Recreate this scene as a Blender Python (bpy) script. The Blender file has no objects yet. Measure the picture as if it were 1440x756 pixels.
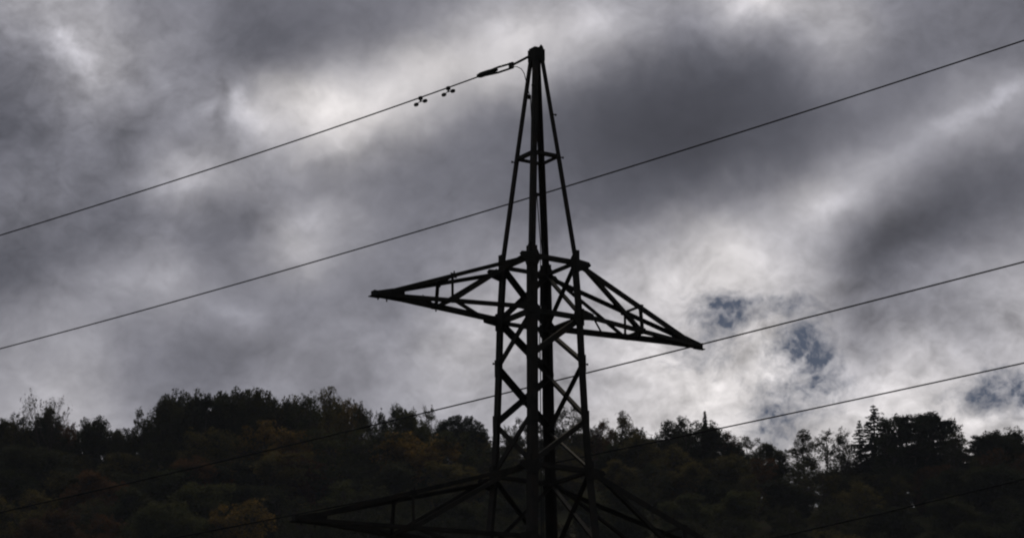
import bpy, math, random
import numpy as np
from mathutils import Vector, Matrix

# ------------------------------------------------------------------ camera
SC = bpy.context.scene
F_PX = 5000.0            # focal length in pixels of a 1440 px wide picture (125 mm on full frame)
PITCH = 0.2778
ROLL = -0.0103
cp, sp = math.cos(PITCH), math.sin(PITCH)
cr, sr = math.cos(ROLL), math.sin(ROLL)
R0 = Vector((1, 0, 0)); U0 = Vector((0, -sp, cp)); FWD = Vector((0, cp, sp))
RIGHT = R0 * cr + U0 * sr
UP = U0 * cr - R0 * sr
cam_data = bpy.data.cameras.new('camera')
cam = bpy.data.objects.new('camera', cam_data)
SC.collection.objects.link(cam)
M = Matrix((RIGHT, UP, -FWD)).transposed().to_4x4()
cam.matrix_world = M
cam_data.sensor_width = 36.0
cam_data.lens = 36.0 * F_PX / 1440.0
cam_data.clip_start = 0.5
cam_data.clip_end = 20000
cam_data.dof.use_dof = True
cam_data.dof.focus_distance = 92.0
cam_data.dof.aperture_fstop = 3.8
SC.camera = cam

# ------------------------------------------------------------------ exposure and colour
SC.view_settings.view_transform = 'Standard'
SC.view_settings.look = 'None'
SC.view_settings.exposure = 0.0
SC.view_settings.gamma = 1.0
SC.view_settings.use_curve_mapping = False
try:
    SC.cycles.filter_width = 2.1
    SC.cycles.max_bounces = 6
    SC.cycles.transparent_max_bounces = 8
except Exception:
    pass

# ------------------------------------------------------------------ sun (behind the clouds, beyond the ridge)
SUN_EL, SUN_AZ = math.radians(38), math.radians(9)       # azimuth measured from +Y towards +X
sl = bpy.data.lights.new('sun', 'SUN')
sl.energy = 1.15
sl.angle = math.radians(14)
sl.color = (1.0, 0.86, 0.68)
so = bpy.data.objects.new('sun', sl)
SC.collection.objects.link(so)
sd = Vector((math.sin(SUN_AZ) * math.cos(SUN_EL), math.cos(SUN_AZ) * math.cos(SUN_EL), math.sin(SUN_EL)))
so.rotation_euler = sd.to_track_quat('Z', 'Y').to_euler()

# ------------------------------------------------------------------ sky: Nishita behind a cloud deck laid out by azimuth and elevation
world = bpy.data.worlds.new('World')
SC.world = world
world.use_nodes = True
nt = world.node_tree
nt.nodes.clear()

# brightness of the cloud deck (8-bit display values) on a lattice: a row every 50, a column every 60
CX = [-120, -60] + list(range(0, 1441, 60)) + [1500, 1560]
DECK = {
 -50: [150,160,140,128,118,112,108,106,112,116,124,138,148,152,148,145,145,160,175,160,140,116,116,112,106],
   0: [152,165,152,132,120,112,107,107,113,118,126,142,152,158,153,150,148,162,186,168,158,116,118,114,104],
  50: [128,142,170,142,134,112,101,103,110,120,142,166,186,174,166,142,116,110,116,142,160,118,115,112,106],
 100: [104,124,162,142,130,124,120,126,152,176,190,184,170,158,112,94,86,84,88,106,142,104,110,116,134],
 150: [ 94,110,138,130,134,134,168,198,206,194,166,130,112,104,88,82,79,80,86,96,104,110,124,166,150],
 200: [ 86,108,118,106,116,136,148,170,182,144,114,114,108,98,84,80,78,82,90,96,110,142,150,130,104],
 250: [110,112,112,118,152,152,142,128,118,124,116,112,104,98,92,87,87,94,104,120,156,146,104, 95,100],
 300: [112,118,106,104,118,110,116,150,150,124,114,118,110,104,100,100,112,140,152,178,154,104, 92, 96,118],
 350: [100,104,107,124,130,114,130,166,138,124,120,132,128,128,134,150,176,194,172,152,104, 94,104,126,152],
 400: [ 94,104,130,140,146,130,124,130,124,124,124,142,146,146,162,186,190,198,188,166,124,120,148,160,166],
 450: [130,140,140,130,130,124,132,118,134,130,134,176,164,160,166,182,190,184,190,168,146,144,136,150,170],
 500: [150,146,150,130,118,114,124,134,134,140,150,180,166,166,180,196,196,200,204,190,150,174,180,170,180],
 550: [146,164,156,130,122,118,130,134,134,140,156,166,160,160,176,188,206,206,198,190,190,196,192,184,180],
 600: [160,162,164,140,130,130,132,134,136,146,152,158,166,176,194,196,198,204,196,196,202,198,202,204,194],
 650: [160,160,160,145,135,135,135,138,142,150,156,164,172,180,190,192,194,200,196,196,200,198,200,200,194],
 700: [150,150,150,145,140,140,140,142,148,155,160,168,175,182,190,190,190,195,192,192,195,192,195,195,190],
}
# how broken the deck is (wisps), on the same rows, four broad columns: x = 0, 480, 960, 1440
WISP = {-50: (.6,.3,.4,.3), 0: (.62,.25,.5,.3), 50: (.64,.2,.4,.3), 100: (.64,.2,.2,.3), 150: (.64,.25,.12,.25), 200: (.62,.3,.12,.25),
        250: (.65,.3,.15,.25), 300: (.55,.3,.25,.25), 350: (.4,.3,.35,.3), 400: (.4,.3,.6,.4), 450: (.35,.35,.8,.5), 500: (.35,.35,.8,.6),
        550: (.35,.35,.75,.7), 600: (.4,.4,.7,.7), 650: (.4,.4,.6,.6), 700: (.4,.4,.5,.5)}
ROWS = sorted(DECK)
lat = np.array([[DECK[r][0]] * 2 + DECK[r] + [DECK[r][-1]] * 2 for r in ROWS], float)
def blur(a):
    p = np.pad(a, 1, mode='edge'); v = p[:-2] * .25 + p[1:-1] * .5 + p[2:] * .25
    return v[:, :-2] * .25 + v[:, 1:-1] * .5 + v[:, 2:] * .25
lat = lat + 1.25 * (lat - blur(lat))          # the smooth interpolation below softens it again
wl = np.array([[np.interp(x, [0, 480, 960, 1440], WISP[r]) for x in CX] for r in ROWS])

def lattice(a, px, py):
    fx = np.clip((px - CX[0]) / 60.0, 0, len(CX) - 1.001); fy = np.clip((py - ROWS[0]) / 50.0, 0, len(ROWS) - 1.001)
    i, j = int(fx), int(fy); tx, ty = fx - i, fy - j
    return (a[j, i] * (1 - tx) + a[j, i + 1] * tx) * (1 - ty) + (a[j + 1, i] * (1 - tx) + a[j + 1, i + 1] * tx) * ty

def dir_to_px(az, el):
    d = Vector((math.sin(az) * math.cos(el), math.cos(az) * math.cos(el), math.sin(el)))
    k = d.dot(FWD)
    return 720 + F_PX * d.dot(RIGHT) / k, 378 - F_PX * d.dot(UP) / k

def px_to_ray(x, y):
    return (RIGHT * ((x - 720) / F_PX) - UP * ((y - 378) / F_PX) + FWD)

def px_at(x, y, Y):
    r = px_to_ray(x, y)
    return r * (Y / r.y)

def lin(v):
    v = max(v, 0) / 255.0
    return v / 12.92 if v <= 0.04045 else ((v + 0.055) / 1.055) ** 2.4

def node(t, **kw):
    n = nt.nodes.new(t)
    for k, v in kw.items():
        setattr(n, k, v)
    return n

def mth(op, a, b=None, c=None, clamp=False):
    n = node('ShaderNodeMath', operation=op, use_clamp=clamp)
    for i, v in enumerate((a, b, c)):
        if v is None: continue
        if isinstance(v, (int, float)): n.inputs[i].default_value = v
        else: nt.links.new(v, n.inputs[i])
    return n.outputs[0]

def vm(op, a, b=None, s=None):
    n = node('ShaderNodeVectorMath', operation=op)
    for i, v in enumerate((a, b)):
        if v is None: continue
        if isinstance(v, (tuple, list)): n.inputs[i].default_value = v
        else: nt.links.new(v, n.inputs[i])
    if s is not None:
        if isinstance(s, (int, float)): n.inputs['Scale'].default_value = s
        else: nt.links.new(s, n.inputs['Scale'])
    return n.outputs[0]

tc = node('ShaderNodeTexCoord')
sep = node('ShaderNodeSeparateXYZ'); nt.links.new(tc.outputs['Generated'], sep.inputs[0])
AZ = mth('ARCTAN2', sep.outputs[0], sep.outputs[1])
EL = mth('ARCSINE', sep.outputs[2])
UNIT = 5000.0
EL0 = PITCH
U_ = mth('MULTIPLY', AZ, UNIT)
V_ = mth('MULTIPLY', mth('SUBTRACT', EL, EL0), -UNIT)
comb = node('ShaderNodeCombineXYZ'); nt.links.new(U_, comb.inputs[0]); nt.links.new(V_, comb.inputs[1])
P0 = comb.outputs[0]

def noise(vec, scale, detail, rough, seed, stretch=None, dist=0.0):
    if stretch:
        mp = node('ShaderNodeMapping'); nt.links.new(vec, mp.inputs[0])
        mp.inputs['Rotation'].default_value = (0, 0, stretch[0]); mp.inputs['Scale'].default_value = (stretch[1], stretch[2], 1)
        mp.inputs['Location'].default_value = (0, 0, 0)
        vec = mp.outputs[0]
    v = vm('ADD', vm('SCALE', vec, s=scale), (seed * 3.7, seed * 7.3, seed * 1.9))
    n = node('ShaderNodeTexNoise', noise_dimensions='3D'); nt.links.new(v, n.inputs['Vector'])
    n.inputs['Scale'].default_value = 1.0; n.inputs['Detail'].default_value = detail
    n.inputs['Roughness'].default_value = rough; n.inputs['Distortion'].default_value = dist
    return n
def warp(vec, scale, amp, detail, seed):
    n = noise(vec, scale, detail, 0.55, seed)
    return vm('ADD', vec, vm('SCALE', vm('SUBTRACT', n.outputs['Color'], (.5, .5, .5)), s=amp))
P1 = warp(P0, 1 / 110.0, 62.0, 3, 1.0)
P2 = warp(P1, 1 / 30.0, 20.0, 3, 2.0)
s2 = node('ShaderNodeSeparateXYZ'); nt.links.new(P2, s2.inputs[0])
UW, VW = s2.outputs[0], s2.outputs[1]

U_MIN, U_MAX, NST = -900.0, 900.0, 32
RF = mth('DIVIDE', mth('SUBTRACT', UW, U_MIN), U_MAX - U_MIN, clamp=True)
V_ROWS = [-430 + 50 * i for i in range(15)]
SIG = 0.58
accC = None; accA = None
for vr in V_ROWS:
    cr_ = node('ShaderNodeValToRGB')
    cr_.color_ramp.interpolation = 'B_SPLINE'
    els = cr_.color_ramp.elements
    while len(els) < NST: els.new(0.5)
    for i in range(NST): els[i].position = i / (NST - 1)
    for i in range(NST):
        u = U_MIN + (U_MAX - U_MIN) * i / (NST - 1)
        x, y = dir_to_px(u / UNIT, EL0 - vr / UNIT)
        L = lattice(lat, x, y); W = lattice(wl, x, y)
        t = (L - 80) / 120.0
        t = min(max(t, 0), 1.1); L = 124 + (L - 120) * 1.05
        r = L * (0.980 + 0.032 * t); g = L * (0.989 + 0.004 * t); b = L * (1.088 - 0.092 * t)
        els[i].color = (lin(r), lin(g), lin(b), W)
    nt.links.new(RF, cr_.inputs[0])
    z = mth('MULTIPLY', mth('SUBTRACT', VW, float(vr)), 1 / (50.0 * SIG))
    w = mth('MULTIPLY', mth('EXPONENT', mth('MULTIPLY', mth('MULTIPLY', z, z), -0.5)), 1 / (SIG * math.sqrt(2 * math.pi)))
    cc = vm('SCALE', cr_.outputs[0], s=w)
    aa = mth('MULTIPLY', cr_.outputs[1], w)
    accC = cc if accC is None else vm('ADD', accC, cc)
    accA = aa if accA is None else mth('ADD', accA, aa)

# wisps and soft billows over the deck
n1 = noise(P1, 1 / 85.0, 6, 0.55, 5.0, (-0.4, 0.85, 1.15), 0.0)
n2 = noise(P1, 1 / 24.0, 5, 0.58, 9.0, (0.6, 0.85, 1.15), 0.0)
det = mth('ADD', mth('MULTIPLY', mth('SUBTRACT', n1.outputs[0], 0.5), 1.5), mth('MULTIPLY', mth('SUBTRACT', n2.outputs[0], 0.5), 0.95))
# brighter puffs and darker bellies too small for the lattice: x, y, half-axes, tilt, strength
PUFFS = [(80, 52, 15, 13, 0, .30), (100, 74, 30, 14, .7, .28), (118, 100, 26, 20, .4, .18), (292, 150, 34, 10, -.4, .20), (332, 143, 12, 18, 0, .30), (350, 165, 34, 16, 0, .22),
         (465, 160, 70, 24, -.35, .03), (560, 118, 60, 16, -.4, .06), (240, 264, 46, 14, -.15, .16), (436, 312, 30, 14, -.4, .16), (656, 458, 26, 20, 0, .20), (344, 444, 28, 12, .1, .18),
         (1164, 284, 30, 12, .1, .18), (1408, 134, 34, 10, -.5, .26), (1350, 168, 40, 10, -.3, .12), (1045, 8, 44, 14, -.2, .16), (706, 50, 30, 22, -.5, .14), (830, 35, 26, 14, 0, .10),
         (68, 552, 26, 16, 0, .10), (985, 545, 50, 26, .2, .08), (1085, 515, 30, 16, 0, .12), (1385, 590, 60, 10, -.1, .12), (1270, 500, 50, 26, -.4, .10), (180, 385, 30, 14, -.2, .10),
         (230, 385, 16, 16, 0, .12), (960, 400, 40, 22, 0, .08), (1075, 372, 34, 20, .3, .10), (385, 545, 26, 14, 0, .10),
         (308, 130, 8, 34, 0, -.16), (318, 180, 12, 34, 0, -.18), (170, 190, 20, 30, 0, -.10), (215, 150, 40, 12, -.8, -.10), (330, 490, 60, 18, .1, -.10), (520, 205, 40, 16, -.3, -.12),
         (1250, 330, 60, 26, -.5, -.14), (1320, 430, 46, 20, 0, -.12), (1215, 460, 30, 26, -.6, -.14), (1200, 400, 40, 14, -.2, -.10), (1290, 305, 120, 34, -.6, -.10), (1300, 200, 90, 16, -.42, .12), (1160, 300, 50, 22, -.3, .10), (1060, 352, 60, 22, 0, .10), (930, 200, 120, 40, 0, -.08), (1065, 22, 70, 16, 0, .10), (270, 205, 26, 12, .2, -.10), (225, 120, 16, 16, 0, .10)]
PW = warp(warp(P0, 1 / 60.0, 46.0, 4, 21.0), 1 / 18.0, 16.0, 4, 23.0)
pf = None
for (x, y, rx, ry, tl, st) in PUFFS:
    d = px_to_ray(x, y).normalized()
    hu = math.atan2(d.x, d.y) * UNIT; hv = -(math.asin(d.z) - EL0) * UNIT
    q = vm('SUBTRACT', PW, (hu, hv, 0))
    if tl:
        ro = node('ShaderNodeVectorRotate', rotation_type='Z_AXIS'); nt.links.new(q, ro.inputs['Vector']); ro.inputs['Angle'].default_value = -tl; q = ro.outputs[0]
    q = vm('MULTIPLY', q, (1 / rx, 1 / ry, 0))
    l = node('ShaderNodeVectorMath', operation='DOT_PRODUCT'); nt.links.new(q, l.inputs[0]); nt.links.new(q, l.inputs[1])
    e = mth('MULTIPLY', mth('EXPONENT', mth('MULTIPLY', l.outputs['Value'], -0.7)), st)
    pf = e if pf is None else mth('ADD', pf, e)
gain = mth('MAXIMUM', mth('MULTIPLY', mth('ADD', mth('MULTIPLY', det, mth('MULTIPLY', accA, 1.4)), 1.0), mth('ADD', mth('MULTIPLY', pf, 1.7), 1.0)), 0.25)
deck = vm('SCALE', accC, s=gain)

# the rest of the overcast, all round
dirs = tc.outputs['Generated']
g1 = noise(dirs, 2.2, 7, 0.56, 12.0, None, 0.5)
gm = node('ShaderNodeMapRange'); nt.links.new(g1.outputs[0], gm.inputs[0])
gm.inputs[1].default_value = 0.3; gm.inputs[2].default_value = 0.72; gm.inputs[3].default_value = 0.10; gm.inputs[4].default_value = 0.42
gc = node('ShaderNodeMix', data_type='RGBA')
gc.inputs[0].default_value = 1.0
gcol = vm('SCALE', vm('ADD', (0.97, 0.985, 1.03), (0, 0, 0)), s=gm.outputs[0])
# it is brighter towards the hidden sun and darker behind the viewer
dt = node('ShaderNodeVectorMath', operation='DOT_PRODUCT'); nt.links.new(dirs, dt.inputs[0]); dt.inputs[1].default_value = tuple(sd)
bm_ = node('ShaderNodeMapRange'); nt.links.new(dt.outputs['Value'], bm_.inputs[0])
bm_.inputs[1].default_value = -0.4; bm_.inputs[2].default_value = 1.0; bm_.inputs[3].default_value = 0.3; bm_.inputs[4].default_value = 1.7
gcol = vm('SCALE', gcol, s=bm_.outputs[0])
def edge(v, a, b):
    m = node('ShaderNodeMapRange', interpolation_type='SMOOTHSTEP'); nt.links.new(mth('ABSOLUTE', v), m.inputs[0])
    m.inputs[1].default_value = a; m.inputs[2].default_value = b; m.inputs[3].default_value = 1.0; m.inputs[4].default_value = 0.0
    return m.outputs[0]
mask = mth('MULTIPLY', edge(U_, 760, 900), edge(mth('ADD', V_, 60), 330, 430))
mask = mth('MULTIPLY', mask, mth('GREATER_THAN', sep.outputs[1], 0.0))
mx = node('ShaderNodeMix', data_type='RGBA')
nt.links.new(mask, mx.inputs[0]); nt.links.new(gcol, mx.inputs[6]); nt.links.new(deck, mx.inputs[7])

# openings in the deck where the clear sky shows
HOLES = [(1026, 441, 20, 15, 1.35), (1058, 428, 58, 16, .62), (1112, 424, 30, 12, .45), (1136, 477, 25, 23, 1.45), (1162, 506, 24, 16, .55),
         (980, 508, 38, 16, .7), (1004, 476, 24, 12, .6), (1158, 533, 30, 14, .6), (1168, 560, 40, 24, .55),
         (1078, 575, 34, 34, .58), (1084, 612, 32, 26, .58), (1403, 548, 22, 28, .95), (1438, 553, 14, 22, 1.1), (1350, 562, 36, 18, .6), (1380, 555, 16, 22, .6),
         (1100, 492, 40, 18, .5), (985, 440, 28, 30, .5), (1115, 560, 30, 40, .4)]
P3 = warp(warp(P0, 1 / 40.0, 26.0, 4, 4.0), 1 / 11.0, 10.0, 4, 6.0)
hs = None
for (x, y, rx, ry, st) in HOLES:
    d = px_to_ray(x, y).normalized()
    hu = math.atan2(d.x, d.y) * UNIT; hv = -(math.asin(d.z) - EL0) * UNIT
    q = vm('MULTIPLY', vm('SUBTRACT', P3, (hu, hv, 0)), (1 / rx, 1 / ry, 0))
    l = node('ShaderNodeVectorMath', operation='DOT_PRODUCT'); nt.links.new(q, l.inputs[0]); nt.links.new(q, l.inputs[1])
    e = mth('MULTIPLY', mth('EXPONENT', mth('MULTIPLY', l.outputs['Value'], -0.5)), st * 1.2)
    hs = e if hs is None else mth('ADD', hs, e)
n3 = noise(P1, 1 / 20.0, 6, 0.66, 15.0, (0.9, 0.85, 1.2), 0.0)
hm = mth('SUBTRACT', mth('MULTIPLY', hs, 1.0), mth('MULTIPLY', mth('SUBTRACT', n3.outputs[0], 0.30), 2.0))
hmr = node('ShaderNodeMapRange', interpolation_type='LINEAR'); nt.links.new(hm, hmr.inputs[0])
hmr.inputs[1].default_value = 0.0; hmr.inputs[2].default_value = 1.35; hmr.inputs[3].default_value = 0.0; hmr.inputs[4].default_value = 1.0
n4 = noise(P3, 1 / 17.0, 5, 0.62, 31.0)
hole = mth('MULTIPLY', mth('MULTIPLY', hmr.outputs[0], mth('ADD', mth('MULTIPLY', n4.outputs[0], 2.1), -0.12)), mask, clamp=True)
sky = node('ShaderNodeTexSky', sky_type='NISHITA')
sky.sun_disc = False
sky.sun_elevation = SUN_EL
sky.sun_rotation = SUN_AZ
sky.air_density = 1.0; sky.dust_density = 0.0; sky.ozone_density = 3.0
clouds = vm('SCALE', mx.outputs[2], s=10.0)          # brought to the sky texture's physical range; Background scales both
clear = vm('SCALE', sky.outputs[0], s=0.14)           # seen through the thin high veil
fin = node('ShaderNodeMix', data_type='RGBA')
veil = node('ShaderNodeMix', data_type='RGBA'); veil.inputs[0].default_value = 0.72
nt.links.new(clear, veil.inputs[6]); veil.inputs[7].default_value = (1.0, 1.12, 1.52, 1)
clear = veil.outputs[2]
nt.links.new(hole, fin.inputs[0]); nt.links.new(clouds, fin.inputs[6]); nt.links.new(clear, fin.inputs[7])
# below the horizon the sky stays a dull grey-green (the land hides it)
bg = node('ShaderNodeBackground'); bg.inputs['Strength'].default_value = 0.1
nt.links.new(fin.outputs[2], bg.inputs['Color'])
wo = node('ShaderNodeOutputWorld'); nt.links.new(bg.outputs[0], wo.inputs['Surface'])
try:
    world.cycles.sampling_method = 'MANUAL'; world.cycles.sample_map_resolution = 1024
except Exception:
    pass

# ------------------------------------------------------------------ materials
def principled(name):
    m = bpy.data.materials.new(name); m.use_nodes = True
    return m, m.node_tree, m.node_tree.nodes['Principled BSDF']
def ramp_mat(name, cols, scale, rough=0.8, metal=0.0, spec=0.3, detail=5, coord='Object'):
    m, t, b = principled(name)
    tcn = t.nodes.new('ShaderNodeTexCoord'); nz = t.nodes.new('ShaderNodeTexNoise')
    nz.inputs['Scale'].default_value = scale; nz.inputs['Detail'].default_value = detail
    t.links.new(tcn.outputs[coord], nz.inputs['Vector'])
    rp = t.nodes.new('ShaderNodeValToRGB')
    while len(rp.color_ramp.elements) < len(cols): rp.color_ramp.elements.new(0.5)
    for i, c in enumerate(cols):
        rp.color_ramp.elements[i].position = 0.3 + 0.4 * i / max(1, len(cols) - 1)
        rp.color_ramp.elements[i].color = (*c, 1)
    t.links.new(nz.outputs[0], rp.inputs[0]); t.links.new(rp.outputs[0], b.inputs['Base Color'])
    b.inputs['Roughness'].default_value = rough; b.inputs['Metallic'].default_value = metal
    b.inputs['Specular IOR Level'].default_value = spec
    return m
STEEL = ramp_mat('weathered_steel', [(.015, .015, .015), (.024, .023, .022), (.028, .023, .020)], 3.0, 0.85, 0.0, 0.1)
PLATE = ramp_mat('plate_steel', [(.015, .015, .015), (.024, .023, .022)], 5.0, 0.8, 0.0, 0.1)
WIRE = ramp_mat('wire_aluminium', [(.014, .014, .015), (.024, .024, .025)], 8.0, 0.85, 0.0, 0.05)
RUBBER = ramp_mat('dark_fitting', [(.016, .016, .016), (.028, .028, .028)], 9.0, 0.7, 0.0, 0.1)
BARK = ramp_mat('bark', [(.035, .028, .022), (.09, .075, .06)], 4.0, 0.95, 0.0, 0.1)
SOIL = ramp_mat('forest_floor', [(.025, .022, .013), (.04, .042, .018), (.055, .035, .018)], 0.25, 1.0, 0.0, 0.05)
def leaf_mat(name, c1, c2, c3, trans=0.3):
    m = bpy.data.materials.new(name); m.use_nodes = True; t = m.node_tree; t.nodes.clear()
    tcn = t.nodes.new('ShaderNodeTexCoord'); nz = t.nodes.new('ShaderNodeTexNoise'); nz.inputs['Scale'].default_value = 0.45; nz.inputs['Detail'].default_value = 3
    t.links.new(tcn.outputs['Object'], nz.inputs['Vector'])
    ge = t.nodes.new('ShaderNodeNewGeometry'); oi = t.nodes.new('ShaderNodeObjectInfo')
    def mm(op, a, b):
        n = t.nodes.new('ShaderNodeMath'); n.operation = op
        for i, v in enumerate((a, b)):
            if isinstance(v, (int, float)): n.inputs[i].default_value = v
            else: t.links.new(v, n.inputs[i])
        return n.outputs[0]
    f = mm('ADD', mm('MULTIPLY', nz.outputs[0], 1.0), mm('MULTIPLY', mm('SUBTRACT', ge.outputs['Random Per Island'], 0.5), 0.3))
    f = mm('ADD', f, mm('MULTIPLY', mm('SUBTRACT', oi.outputs['Random'], 0.5), 0.35))
    rp = t.nodes.new('ShaderNodeValToRGB'); rp.color_ramp.elements.new(0.5)
    for i, (p, c) in enumerate(((.28, c1), (.5, c2), (.75, c3))):
        rp.color_ramp.elements[i].position = p; rp.color_ramp.elements[i].color = (*c, 1)
    t.links.new(f, rp.inputs[0])
    df = t.nodes.new('ShaderNodeBsdfDiffuse'); tr = t.nodes.new('ShaderNodeBsdfTranslucent'); mxs = t.nodes.new('ShaderNodeMixShader')
    t.links.new(rp.outputs[0], df.inputs[0]); t.links.new(rp.outputs[0], tr.inputs[0]); mxs.inputs[0].default_value = trans
    t.links.new(df.outputs[0], mxs.inputs[1]); t.links.new(tr.outputs[0], mxs.inputs[2])
    o = t.nodes.new('ShaderNodeOutputMaterial'); t.links.new(mxs.outputs[0], o.inputs[0])
    return m
LEAF = {
 'dark': leaf_mat('leaf_dark_green', (.028, .032, .020), (.042, .046, .026), (.060, .060, .030), .25),
 'green': leaf_mat('leaf_green', (.032, .038, .020), (.054, .060, .027), (.080, .080, .034), .3),
 'olive': leaf_mat('leaf_olive', (.034, .035, .022), (.068, .062, .028), (.12, .098, .036), .35),
 'gold': leaf_mat('leaf_gold', (.050, .042, .020), (.11, .078, .026), (.18, .115, .034), .45),
 'russet': leaf_mat('leaf_russet', (.045, .032, .020), (.078, .046, .024), (.110, .060, .028), .35),
 'needle': leaf_mat('leaf_needle', (.020, .027, .018), (.030, .038, .024), (.045, .052, .030), .12),
}

# ------------------------------------------------------------------ mesh helpers
class MB:
    def __init__(s): s.v = []; s.f = []
    def add(s, vs, fs):
        o = len(s.v); s.v += [tuple(v) for v in vs]; s.f += [tuple(i + o for i in f) for f in fs]
    def box(s, c, ax, ay, az):
        c = Vector(c); vs = [c + ax * i + ay * j + az * k for i in (-1, 1) for j in (-1, 1) for k in (-1, 1)]
        s.add(vs, [(0, 1, 3, 2), (4, 6, 7, 5), (0, 4, 5, 1), (2, 3, 7, 6), (0, 2, 6, 4), (1, 5, 7, 3)])
    def prism(s, pts, n):                       # pts: polygon in the plane, n: thickness vector
        k = len(pts); a = [Vector(p) - n * .5 for p in pts]; b = [Vector(p) + n * .5 for p in pts]
        s.add(a + b, [tuple(range(k))[::-1], tuple(range(k, 2 * k))] + [(i, (i + 1) % k, (i + 1) % k + k, i + k) for i in range(k)])
    def angle(s, p0, p1, d1, d2, a, th):         # equal angle section, heel on the line p0-p1, flanges along d1 and d2
        p0, p1 = Vector(p0), Vector(p1); t = (p1 - p0).normalized()
        d1 = (d1 - t * d1.dot(t)).normalized(); d2 = (d2 - t * d2.dot(t)); d2 = (d2 - d1 * d2.dot(d1)).normalized()
        prof = [Vector((0, 0)), Vector((a, 0)), Vector((a, th)), Vector((th, th)), Vector((th, a)), Vector((0, a))]
        A = [p0 + d1 * q.x + d2 * q.y for q in prof]; B = [p1 + d1 * q.x + d2 * q.y for q in prof]
        s.add(A + B, [(0, 1, 2, 3), (0, 3, 4, 5), (9, 8, 7, 6), (11, 10, 9, 6)] + [(i, i + 6, (i + 1) % 6 + 6, (i + 1) % 6) for i in range(6)])
    def tube(s, pts, rad, n=6, cap=True):
        pts = [Vector(p) for p in pts]; rings = []
        for i, p in enumerate(pts):
            t = (pts[min(i + 1, len(pts) - 1)] - pts[max(i - 1, 0)]).normalized()
            u = t.orthogonal().normalized() if i == 0 else (u0 - t * u0.dot(t)).normalized()
            u0 = u; w = t.cross(u)
            r = rad[i] if isinstance(rad, (list, tuple)) else rad
            rings.append([p + (u * math.cos(2 * math.pi * k / n) + w * math.sin(2 * math.pi * k / n)) * r for k in range(n)])
        fs = []
        for i in range(len(rings) - 1):
            for k in range(n):
                fs.append((i * n + k, i * n + (k + 1) % n, (i + 1) * n + (k + 1) % n, (i + 1) * n + k))
        if cap: fs += [tuple(range(n))[::-1], tuple(range((len(rings) - 1) * n, len(rings) * n))]
        s.add([v for r in rings for v in r], fs)
    def mesh(s, name, mat, smooth=False):
        me = bpy.data.meshes.new(name); me.from_pydata(s.v, [], s.f); me.update()
        if mat: me.materials.append(mat)
        if smooth:
            for p in me.polygons: p.use_smooth = True
        return me
    def build(s, name, mat, parent=None, smooth=False):
        o = bpy.data.objects.new(name, s.mesh(name, mat, smooth)); SC.collection.objects.link(o)
        if parent: o.parent = parent
        return o
def tag(o, label=None, cat=None, group=None, kind=None):
    if label: o['label'] = label
    if cat: o['category'] = cat
    if group: o['group'] = group
    if kind: o['kind'] = kind
    return o
def empty(name, loc=(0, 0, 0)):
    o = bpy.data.objects.new(name, None); SC.collection.objects.link(o); o.location = loc; o.empty_display_size = .3
    return o

# ------------------------------------------------------------------ terrain
GZ = -1.7
def terrain(x, y):
    ridge = 97.5 + 1.6 * math.sin(x * .06 + 1.0) + 1.0 * math.sin(x * .13 + .4) - max(0, abs(x) - 120) * .12
    if y <= 450: h = ridge - .42 * (450 - y)
    else: h = ridge - .30 * (y - 450) - .0006 * (y - 450) ** 2
    h += .5 * math.sin(x * .21 + y * .17) + .35 * math.sin(y * .33 - x * .11)
    k = 6.0                                                   # soft meeting of slope and valley floor
    return GZ + k * math.log1p(math.exp(min(60, (h - GZ) / k))) - k * math.log1p(math.exp(min(60, (-40) / k)))
ys = [-3000, -1200, -400, -100, 0, 40, 88, 130, 170] + [200 + 8 * i for i in range(60)] + [720, 800, 900, 1200, 2000, 4000, 8000]
xs = [-8000, -3000, -1200, -600] + [-400 + 10 * i for i in range(81)] + [600, 1200, 3000, 8000]
tb = MB(); vv = []
for y in ys:
    for x in xs: vv.append((x, y, terrain(x, y)))
nx = len(xs)
tb.add(vv, [(j * nx + i, j * nx + i + 1, (j + 1) * nx + i + 1, (j + 1) * nx + i) for j in range(len(ys) - 1) for i in range(nx - 1)])
tag(tb.build('hillside', SOIL, smooth=True), kind='structure')

# ------------------------------------------------------------------ pylon
S = 1.6
TH = 0.5851
AX = Vector((math.cos(TH), math.sin(TH), 0)); BX = Vector((-math.sin(TH), math.cos(TH), 0))
TC = Vector((0.435 * S, 55.0843 * S, 0))
TOPZ = 19.36
LV = {'T': (TOPZ, .165), 'R': (17.5837, .5413), 'A': (15.7733, .9136), 'B': (14.8567, 1.0), '1': (14.095, 1.037), '2': (13.177, 1.093),
      'C': (12.3323, 1.166), 'D': (11.11, 1.325), 'E': (9.4, 1.52), 'F': (7.3, 1.72), 'G': (4.4, 2.1), 'H': ((terrain(TC.x, TC.y) - .1) / S, 2.7)}
CS = {'L': (-1, 1), 'N': (-1, -1), 'R': (1, -1), 'F': (1, 1)}
def node_pt(c, lv):
    z, w = LV[lv]; i, j = CS[c]
    return TC + (AX * i + BX * j) * (w * S / 2) + Vector((0, 0, z * S))
pylon = empty('lattice_pylon', (TC.x, TC.y, terrain(TC.x, TC.y)))
tag(pylon, 'tall dark steel lattice power pylon with pointed top and triangular cross arms', 'pylon')
PO = Vector(pylon.location)
class TB(MB):
    def build(s, name, mat, parent=None, smooth=False):
        s.v = [tuple(Vector(v) - PO) for v in s.v]
        return MB.build(s, name, mat, parent, smooth)
def face_dirs(c, d):
    i, j = CS[c]; k, l = CS[d]
    along = (AX * (k - i) + BX * (l - j)).normalized()
    out = (AX * (i + k) + BX * (j + l)).normalized()
    return along, out
SEGS = ['T', 'R', 'A', 'B', '1', '2', 'C', 'D', 'E', 'F', 'G', 'H']
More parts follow.
